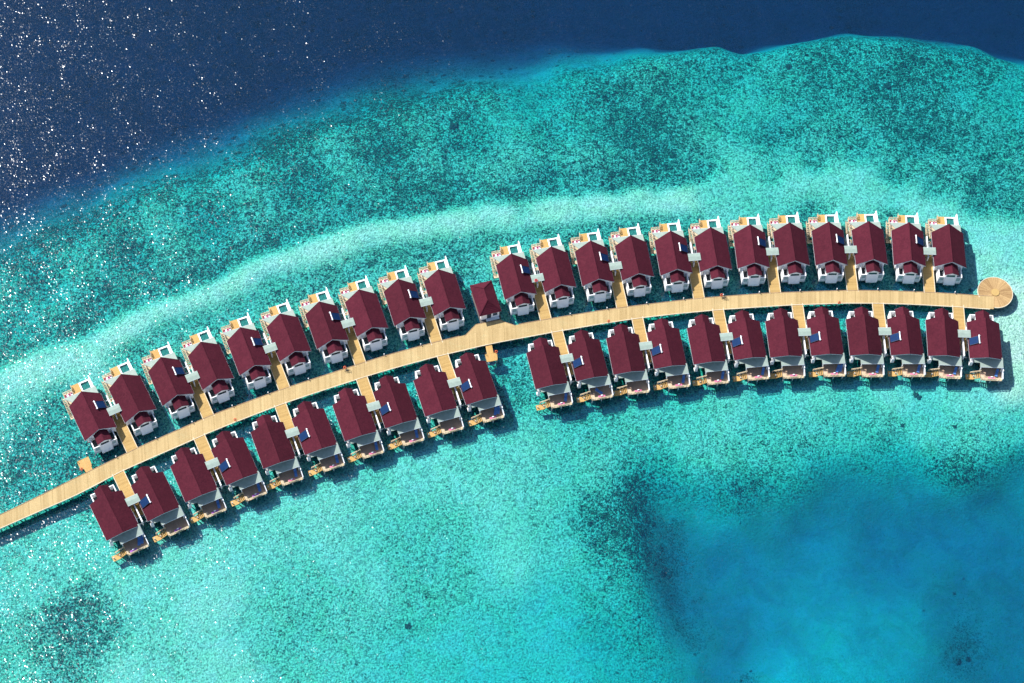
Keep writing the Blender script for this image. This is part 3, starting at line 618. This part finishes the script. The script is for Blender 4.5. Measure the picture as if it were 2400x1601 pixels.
def mk_lounger():
    t = empty('sun_lounger', (0, 0, 0))
    f_ = MB()
    for s in (-1, 1): f_.bar((s*.34, -1.05, .25), (s*.34, 1.05, .25), .05, .07)
    for v in (-1.0, -.3, .4, 1.0): f_.bar((-.34, v, .25), (.34, v, .25), .05, .05)
    f_.build('frame', M['trim'], t)
    for s in (-1, 1):
        for v in (-.85, .85): MB().box(s*.34-.03, s*.34+.03, v-.03, v+.03, 0, .215).build('leg', M['trim'], t)
    MB().box(-.36, .36, -1.05, .38, .29, .40).build('mattress', M['blue'], t)
    MB().slab([(-.36, .40, .40), (.36, .40, .40), (.36, 1.08, .78), (-.36, 1.08, .78)], .1).build('backrest', M['blue'], t)
    MB().slab([(-.25, .82, .69), (.25, .82, .69), (.25, 1.04, .81), (-.25, 1.04, .81)], .06).build('pillow', M['blue'], t)
    return t
for i in range(0, 44, 2):
    (x0, y0, t0), (x1, y1, t1) = VILLAS[i], VILLAS[i+1]; row = 0 if i < 22 else 1; k = i-22*row
    cx, cy, a = (x0+x1)/2, (y0+y1)/2, R((t0+t1)/2)+math.pi*row
    rn = 'lower' if row else 'upper'; pr_ = '%s and %s %s-row villas from left' % (ORD[k], ORD[k+1], rn)
    c_, s_ = math.cos(a), math.sin(a); W_ = lambda u, v: (cx+u*c_-v*s_, cy+u*s_+v*c_, 0)
    vc = -.95 if row == 0 else -1.45
    inst('can', mk_canopy, W_(.1*(-1 if row else 1)*1.0, vc), a, 'grey gate canopy between the '+pr_, 'canopy', 'grey canopies over the villa gates')
    inst('par', mk_partition, W_(0, 0), a, 'white partition wall between the '+pr_, 'wall', 'white partition walls between paired villas')
    inst(('br', row), lambda: mk_branch(12.25), W_(0.08 if row else 0, 0 if row == 0 else .3), a, 'yellow timber side walkway between the '+pr_, 'walkway', 'side walkways off the boardwalk')
LOUNGE = {22: 2, 24: 1, 25: 1, 26: 1, 27: 1, 28: 1, 29: 1, 31: 2, 32: 1, 33: -1, 35: 1, 36: 1, 37: 1, 39: 2, 40: 1, 41: 1, 42: 1, 43: 1}
for i in range(44):
    k = i % 22
    if i < 22:
        p, a = loc2w(i, -3.1, 9.7, FL)
        inst('day', mk_daybed, p, a, 'pink cushioned daybed on deck of %s upper-row villa from left' % ORD[k], 'daybed', 'daybeds on the pool villa decks')
    else:
        col = 'purple' if k in (0, 1, 3, 2) else 'pink'
        p, a = loc2w(i, -1.6 if k else -.6, 9.9, FL+.03)
        inst('b'+col, mk_bench(col), p, a+math.pi, '%s cushioned bench at deck rail of %s lower-row villa from left' % (col, ORD[k]), 'bench', 'benches on the lower villa decks')
        n = LOUNGE.get(i, 0)
        if not n: continue
        tw = i < 30
        uu, rz = (-3.15, -.32) if not tw else (-3.1, -.12)
        if n == -1: uu, rz = -1.2, .75
        if n == 2:
            for j, (du, wd) in enumerate(((0, 'inner'), (-.85, 'outer'))):
                p, a = loc2w(i, -2.75+du, 8.35+j*-.1, FL)
                inst('lou', mk_lounger, p, a-.42+math.pi, 'blue sun lounger, %s of two on deck of %s lower-row villa from left' % (('left' if j == 0 else 'right'), ORD[k]), 'sun lounger', 'blue sun loungers on the lower decks')
            if i == 39: pass
        else:
            p, a = loc2w(i, uu, 8.35, FL)
            inst('lou', mk_lounger, p, a+rz+math.pi, 'blue sun lounger alone on deck of %s lower-row villa from left' % ORD[k], 'sun lounger', 'blue sun loungers on the lower decks')

# ---------------------------------------------------------------- boardwalk
NE_ = [(-160,1278),(-60,1236),(100,1159.5),(176.5,1121),(298.4,1062),(323,1049.6),(430,1002.5),(502.4,970.6),(613.4,930),(681.3,905.9),(832.5,856.7),(900,834.7),(1010.7,804.8),(1090,785),(1150,773.5),(1205,762.5),(1293,746.6),(1440,723.2),(1560,708.5),(1652.6,698.1),(1803.8,687.2),(1984.6,681.0),(2090,682),(2191,686.2),(2280,692),(2329,695)]
SE_ = [(-160,1308),(-60,1264),(100,1193.8),(176.5,1161),(288.8,1101),(452,1030),(493.7,1011),(639.2,954),(707,930),(862,880),(900,868.5),(1022,835),(1150,805),(1290.2,778.7),(1440,753),(1505,743.7),(1590,734),(1692.7,724.5),(1852.6,714),(1990,709.5),(2070,710.3),(2150,713),(2259.6,719.4),(2329,724.6)]
def curve(pts, n):
    P = np.array([at(x, y, FL)[:2] for x, y in pts]); s = np.concatenate([[0], np.cumsum(np.hypot(*np.diff(P, axis=0).T))]); t = np.linspace(0, s[-1], n)
    Q = np.stack([np.interp(t, s, P[:, 0]), np.interp(t, s, P[:, 1])], -1)
    k = 31; pad = np.concatenate([2*Q[0]-Q[k:0:-1], Q, 2*Q[-1]-Q[-2:-k-2:-1]]); ker = np.hanning(2*k+1); ker /= ker.sum()
    return np.stack([np.convolve(pad[:, j], ker, 'valid') for j in (0, 1)], -1)
NB = 1180
A_, B_ = curve(NE_, NB+1), curve(SE_, NB+1)
bw = empty('boardwalk', (0, 240, 0), 0, 'long curving pale timber boardwalk on piles running between the two villa rows', 'boardwalk')
def local(p, z): return (p[0], p[1]-240, z)
d = MB(); tg = .5
for i in range(NB):
    if i % random.choice((3, 4, 5, 9)) == 0: tg = random.random()
    d.tone = 0 if i % 13 == 0 else min(1, max(0, .6*tg+.45*random.random()))
    g = .03; a0 = A_[i]*(1-g)+A_[i+1]*g; a1 = A_[i]*g+A_[i+1]*(1-g); b0 = B_[i]*(1-g)+B_[i+1]*g; b1 = B_[i]*g+B_[i+1]*(1-g)
    d.slab([local(b0, FL), local(b1, FL), local(a1, FL), local(a0, FL)], .05)
# widening in front of the pavilion
bump = [(1088,788),(1092,784.5),(1115,760.8),(1125.5,758.3),(1172.5,749.5),(1186,755.8),(1205,762.0),(1207,763.5)]
bp_ = [np.array(at(x, y, FL)[:2]) for x, y in bump]
s_of = lambda p: int(np.argmin(np.hypot(*(A_-p).T)))
i0, i1 = s_of(bp_[0]), s_of(bp_[-1])
for i in range(i0, i1):
    # extend the board line outward until it meets the bump outline
    def hit(j):
        p0 = A_[j]; dr = (A_[j]-B_[j]); dr = dr/np.hypot(*dr); best = .02
        for q0, q1 in zip(bp_, bp_[1:]):
            e = q1-q0; den = dr[0]*e[1]-dr[1]*e[0]
            if abs(den) < 1e-6: continue
            w0 = q0-p0; t_ = (w0[0]*e[1]-w0[1]*e[0])/den; u_ = (w0[0]*dr[1]-w0[1]*dr[0])/den
            if -.001 <= u_ <= 1.001 and t_ > best: best = t_
        return p0+dr*best
    a0, a1 = hit(i), hit(i+1); d.tone = random.random()*.6+.2
    d.slab([local(A_[i]*.97+A_[i+1]*.03, FL-.003), local(A_[i+1]*.97+A_[i]*.03, FL-.003), local(a1, FL-.003), local(a0, FL-.003)], .05)
d.build('planks', M['walk'], bw)
def strip(P, off0, off1, z0, z1, name, m, skip=None):
    k = MB()
    for i in range(0, NB-6, 6):
        if skip and skip(i): continue
        p, q = P[i], P[min(NB, i+6)]; t_ = (q-p)/np.hypot(*(q-p)); n_ = np.array([-t_[1], t_[0]]); k.tone = random.random()
        k.hexa([local(p+n_*off0, z0), local(q+n_*off0, z0), local(q+n_*off1, z0), local(p+n_*off1, z0)], [local(p+n_*off0, z1), local(q+n_*off0, z1), local(q+n_*off1, z1), local(p+n_*off1, z1)])
    return k.build(name, m, bw)
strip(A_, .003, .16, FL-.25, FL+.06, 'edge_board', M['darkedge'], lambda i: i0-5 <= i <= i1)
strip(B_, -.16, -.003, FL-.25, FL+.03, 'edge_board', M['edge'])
kb = MB()
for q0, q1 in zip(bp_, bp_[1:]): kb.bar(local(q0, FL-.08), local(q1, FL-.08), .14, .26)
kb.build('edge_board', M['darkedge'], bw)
strip(A_, -.6, -.45, FL-.4, FL-.06, 'beam', M['frame']); strip(B_, .45, .6, FL-.4, FL-.06, 'beam', M['frame'])
pm = MB().cyl((0, 0, -2.6), (0, 0, FL-.3), .16, 9).mesh('stilt', M['stilt'])
for i in range(8, NB, 13):
    for P, s in ((A_, -.5), (B_, .5)):
        if i*1. > NB-30: continue
        t_ = P[min(i+1, NB)]-P[i]; t_ = t_/np.hypot(*t_); q = P[i]+np.array([-t_[1], t_[0]])*s
        o = bpy.data.objects.new('stilt', pm); C.objects.link(o); o.parent = bw; o.location = local(q, 0)
# round platform at the end
pc = at(2220+980/8.711, 600+745/8.711, FL); RP = 4.62
ep = empty('round_platform', (pc.x, pc.y, 0), 0, 'round sun-bleached timber platform at the right end of the boardwalk', 'platform')
d = MB(); n = 96
for i in range(n):
    if i % 6 == 0: tg = random.random()
    d.tone = min(1, max(0, .6*tg+.5*random.random())); a0, a1 = 2*math.pi*(i+.02)/n, 2*math.pi*(i+.98)/n
    for r0, r1 in ((1.12, 2.4), (2.41, RP)):
        d.prism([(r0*math.cos(a0), r0*math.sin(a0)), (r1*math.cos(a0), r1*math.sin(a0)), (r1*math.cos(a1), r1*math.sin(a1)), (r0*math.cos(a1), r0*math.sin(a1))], FL-.12, FL-.016)
d.build('planks', M['disc'], ep)
k = MB()
for i in range(64):
    a0, a1 = 2*math.pi*i/64, 2*math.pi*(i+1)/64
    if R(198) < a0 < R(262): continue
    k.tone = random.random(); k.prism([(r*math.cos(a), r*math.sin(a)) for r, a in ((RP+.01, a0), (RP+.17, a0), (RP+.17, a1), (RP+.01, a1))], FL-.28, FL+.05)
k.build('edge_board', M['edge'], ep)
k = MB(); k.prism([(1.1*math.cos(2*math.pi*i/28), 1.1*math.sin(2*math.pi*i/28)) for i in range(28)], FL-.1, FL+.14); k.build('centre_seat', M['branch'], ep)
MB().prism([(RP*.8*math.cos(2*math.pi*i/28), RP*.8*math.sin(2*math.pi*i/28)) for i in range(28)], FL-.4, FL-.13).build('beam', M['frame'], ep)
for i in range(8):
    o = bpy.data.objects.new('stilt', pm); C.objects.link(o); o.parent = ep; o.location = (3.7*math.cos(i*math.pi/4), 3.7*math.sin(i*math.pi/4), 0)

# ---------------------------------------------------------------- pavilion
pv = empty('pavilion', (-7.70, 257.88, 0), R(19.2), 'small hip-roofed red pavilion where the boardwalk widens', 'pavilion')
hw, hl, zr, rl_ = 3.05, 4.88, 6.75, 1.85
def hip(mb, tri, n, th=.04):            # tri: eave a, eave b, ridge c, ridge d (c above b, d above a)
    a, b_, c, d_ = [Vector(q) for q in tri]
    for k in range(n):
        p, q = k/n, min(1, (k+1)/n+.01); mb.tone = random.random()
        up = Vector((0, 0, th))
        l0, r0, l1, r1 = a+(d_-a)*p+up, b_+(c-b_)*p+up, a+(d_-a)*q, b_+(c-b_)*q
        if (r1-l1).length < .02: r1 = l1+(r0-l0)*.01
        mb.slab([l0, r0, r1, l1], .07)
r = MB(); z0 = 4.5
hip(r, [(-hw, hl, z0), (-hw, -hl, z0), (0, -rl_, zr), (0, rl_, zr)], 9); hip(r, [(hw, -hl, z0), (hw, hl, z0), (0, rl_, zr), (0, -rl_, zr)], 9)
hip(r, [(-hw, -hl, z0), (hw, -hl, z0), (0, -rl_, zr), (0, -rl_, zr)], 8, .09); hip(r, [(hw, hl, z0), (-hw, hl, z0), (0, rl_, zr), (0, rl_, zr)], 8, .09)
rf = r.build('roof', M['roof'], pv)
k = MB()
for a, b_ in (((0, -rl_, zr), (0, rl_, zr)), ((-hw, -hl, z0), (0, -rl_, zr)), ((hw, -hl, z0), (0, -rl_, zr)), ((-hw, hl, z0), (0, rl_, zr)), ((hw, hl, z0), (0, rl_, zr))):
    k.bar(Vector(a)+Vector((0, 0, .05)), Vector(b_)+Vector((0, 0, .05)), .16, .07)
k.build('ridge_cap', M['roof'], rf)
b = MB(); b.box(-2.5, -2.3, -4.6, 3.9, FL-.2, z0-.02); b.box(2.3, 2.5, -4.6, 3.9, FL-.2, z0-.02); b.box(-2.298, 2.298, 3.7, 3.9, FL-.2, z0-.02)
b.box(-2.298, -.9, -4.6, -4.42, FL-.2, z0-.02); b.box(.3, 2.298, -4.6, -4.42, FL-.2, z0-.02); b.box(-.898, .298, -4.6, -4.42, FL+2.1, z0-.02)
b.build('wall', M['white'], pv); MB().box(-.895, .295, -4.55, -4.48, FL, FL+2.09).build('door', M['dark'], pv)
w_ = MB().box(.75, 1.95, -4.64, -4.603, FL+.9, FL+2.0).build('window', M['glass'], pv); MB().box(.65, 2.05, -4.7, -4.603, FL+.8, FL+.895).build('sill', M['trim'], w_)
MB().box(-2.9, 2.9, -5.3, 4.1, FL-.45, FL-.205).build('floor_frame', M['frame'], pv)
MB().box(-1.2, 2.35, -5.5, -4.62, FL+.006, FL+.12).build('doorstep', M['trim'], pv)
for x in (-2.4, 2.4):
    for y in (-3.5, 0, 3.5):
        o = bpy.data.objects.new('stilt', pm); C.objects.link(o); o.parent = pv; o.location = (x, y, 0)

# ---------------------------------------------------------------- jetties
def jetty(name, head, stem, label, low=None):
    z = FL-.25; c = at(*head[0], z); t = empty(name, (c.x, c.y, 0), 0, label, 'jetty')
    def pl(px, wd=.22):
        q = [at(x, y, z)-c for x, y in px]; q = [Vector((p.x, p.y, 0)) for p in q]; mb = MB(); a, b_, e, g = q   # a-b side, g-e opposite
        n = max(2, round((b_-a).length/wd))
        for i in range(n):
            f0, f1 = (i+.04)/n, (i+.96)/n; mb.tone = random.random()
            mb.prism([tuple((a+(b_-a)*f0)[:2]), tuple((a+(b_-a)*f1)[:2]), tuple((g+(e-g)*f1)[:2]), tuple((g+(e-g)*f0)[:2])], z-.1, z)
        return mb, q
    mb, q = pl(head); mb.build('platform', M['fresh'], t)
    k = MB()
    for a, b_ in zip(q, q[1:]+q[:1]): k.bar((a.x, a.y, z-.08), (b_.x, b_.y, z-.08), .1, .2)
    k.build('edge_board', M['branch'], t)
    mb2, q2 = pl(stem); mb2.v = [(x, y, zz+.008) for x, y, zz in mb2.v]; mb2.build('gangway', M['fresh'], t)
    for a in q:
        o = bpy.data.objects.new('stilt', pm); C.objects.link(o); o.parent = t; ce = sum(q, Vector())/4; w0 = a+(ce-a)*.15; o.location = (w0.x, w0.y, -.28)
    po = MB()
    for a in (q[0], q[2]): po.cyl((a.x, a.y, z), (a.x, a.y, z+1.0), .07, 8)
    po.build('mooring_post', M['metal'], t)
    return t, c
k7 = lambda x, y: (1080+x/7.127, 640+y/7.127)
jA = lambda x, y: (130+x/5.2267, 820+y/5.2267)
j1, c1 = jetty('boat_jetty', [k7(405, 1358), k7(600, 1330), k7(615, 1452), k7(438, 1485)], [k7(405, 1180), k7(512, 1168), k7(548, 1338), k7(438, 1352)], 'small orange timber jetty below the boardwalk opposite the pavilion')
j2, c2 = jetty('boat_jetty', [jA(265, 1372), jA(400, 1308), jA(448, 1420), jA(310, 1470)], [jA(345, 1450), jA(432, 1418), jA(455, 1462), jA(375, 1508)], 'small orange timber jetty above the boardwalk near its left end')
pp = at(*k7(520, 1500), .25)
pt = empty('float_platform', (pp.x, pp.y, 0), R(15), 'grey-blue float moored below the jetty opposite the pavilion', 'float')
MB().prism([(1.0*math.cos(2*math.pi*i/20), .55*math.sin(2*math.pi*i/20)) for i in range(20)], -.2, .3).build('deck', M['pontoon'], pt)
MB().prism([(1.1*math.cos(2*math.pi*i/20), .64*math.sin(2*math.pi*i/20)) for i in range(20)], -.1, .1).build('rim', M['stilt'], pt)

# ---------------------------------------------------------------- small things along the boardwalk
def mk_buoy():
    t = empty('lifebuoy_stand', (0, 0, 0)); MB().box(-.05, .05, -.05, .05, -.3, 1.25).build('post', M['metal'], t)
    MB().box(-.3, .3, -.05, .05, .5, .58).build('bracket', M['metal'], t)
    tr_ = MB().torus((0, -.06, .85), .30, .10, (0, -.45, .9)); tr_.build('lifebuoy', M['orange'], t, True); return t
BUOY = [(551, 983, 'at lower boardwalk edge below the fourth upper-row villa from left'), (808, 861, 'at upper boardwalk edge below the seventh upper-row villa from left'),
 (1426.5, 752.5, 'at lower boardwalk edge above the thirteenth lower-row villa from left'), (1691, 691, 'at upper boardwalk edge below the sixteenth upper-row villa from left'),
 (1967, 709, 'at lower boardwalk edge above the nineteenth lower-row villa from left'), (191, 1099, 'beside the jetty near the left end of the boardwalk'), (1163, 824, 'on the jetty opposite the pavilion')]
for x, y, wh in BUOY:
    p = at(x, y, FL+.8); low = 0
    inst('buoy', mk_buoy, (p.x, p.y, FL), .3, 'orange lifebuoy stand '+wh, 'lifebuoy', 'orange lifebuoys along the boardwalk')
for o in ((808, 861), (1691, 691)):  # dark cycle shapes stand in for the shadows of the lifebuoy rings
    q = at(*o, FL); u_ = inst('kay', lambda: (lambda t: (MB().torus((0, 0, .33), .32, .035, (0, 1, .15), 18, 6).build('shadow_wheel', M['metal'], t), MB().torus((.95, 0, .33), .32, .035, (0, 1, .15), 18, 6).build('shadow_wheel', M['metal'], t),
        MB().bar((0, 0, .33), (.35, 0, .75), .05).bar((.35, 0, .75), (.8, 0, .72), .05).bar((.8, 0, .72), (.95, 0, .33), .05).bar((.35, 0, .75), (.5, 0, .3), .05).bar((.5, 0, .3), (.8, 0, .72), .05).bar((.5, 0, .3), (0, 0, .33), .05).bar((.8, 0, .72), (.78, 0, 1.0), .05).build('frame', M['metal'], t),
        MB().bar((.78, -.25, 1.0), (.78, .25, 1.0), .05).build('shadow_handlebar', M['metal'], t), MB().box(.18, .44, -.07, .07, .78, .86).build('shadow_saddle', M['frame'], t), t)[-1])(empty('shadow_cycle', (0, 0, 0))),
        (q.x+.35, q.y-1.25, FL), R(20 if o[0] < 1000 else 8), 'dark cycle shape standing in for shadow of the lifebuoy below the %s upper-row villa' % ('seventh' if o[0] < 1000 else 'sixteenth'), 'shadow_cycle', 'cycle shapes standing in for lifebuoy shadows')
rb = at(1256.5, 657.5, E+.85)
rd = MB().torus((0, 0, .1), .34, .12); rd = rd.build('float_ring', M['red'], None, True); rd.location = rb; tag(rd, 'red ring float lying on a grey canopy right of the pavilion', 'float ring')
def mk_bol():
    t = empty('bollard_light', (0, 0, 0)); MB().cyl((0, 0, -.4), (0, 0, .55), .07, 8).build('post', M['white'], t); MB().cyl((0, 0, .552), (0, 0, .75), .13, 10).build('lamp_head', M['tank'], t); return t
for i in range(22):
    if i in (9, 10): continue
    x, y, th = VILLAS[i]; a = R(th); p = Vector((x+1.2*math.cos(a)+12*math.sin(a), y+1.2*math.sin(a)-12*math.cos(a), 0))
    j = int(np.argmin(np.hypot(A_[:, 0]-p.x, A_[:, 1]-p.y))); t_ = A_[min(j+1, NB)]-A_[j]; t_ = t_/np.hypot(*t_); q = A_[j]+np.array([-t_[1], t_[0]])*.3
    inst('bol', mk_bol, (q[0], q[1], FL), 0, 'small white bollard light at boardwalk edge below %s upper-row villa from left' % ORD[i], 'light', 'bollard lights along the boardwalk')

# ---------------------------------------------------------------- coral heads
def coral(px, py, r, label):
    X, Y = at(px, py, -1.5)[:2]; dz = float(seabed_field(np.array([X]), np.array([Y]))[0][0])
    import bmesh
    bm = bmesh.new(); bmesh.ops.create_icosphere(bm, subdivisions=3, radius=1)
    for v in bm.verts:
        n_ = fbm(np.array([v.co.x*3+px]), np.array([v.co.y*3+v.co.z*2+py]), 1.1, 5)[0]; v.co *= r*.85*(1+.95*n_); v.co.z *= .5
    me_ = bpy.data.meshes.new('coral_head'); bm.to_mesh(me_); bm.free(); me_.materials.append(M['rock'])
    o = bpy.data.objects.new('coral_head', me_); C.objects.link(o); o.location = (X, Y, -dz-.1*r); tag(o, label, 'coral', 'dark coral heads on the seabed')
for a in [(2146, 924, 1.15, 'dark coral head just below the nineteenth and twentieth lower-row villas'), (2154, 931, .8, 'smaller dark coral lump touching the coral head below the lower villas'), (957, 1465, 1.0, 'dark round coral head on pale sand at bottom centre'), (2080, 197, 1.2, 'dark coral boulder in the upper right reef'), (1062, 288, 1.6, 'broad dark coral head near the reef edge at top centre'),
          (2115, 996, .7, 'small dark coral head on sand below the right villas'), (2238, 1000, .7, 'small dark coral head at far right below the villas'), (1849, 153, 1.1, 'round coral head near the upper reef edge right of centre'), (2300, 660, .6, 'small dark coral head beside the round platform'), (2274, 683, .7, 'dark coral lump in shadow left of the round platform')]: coral(*a)
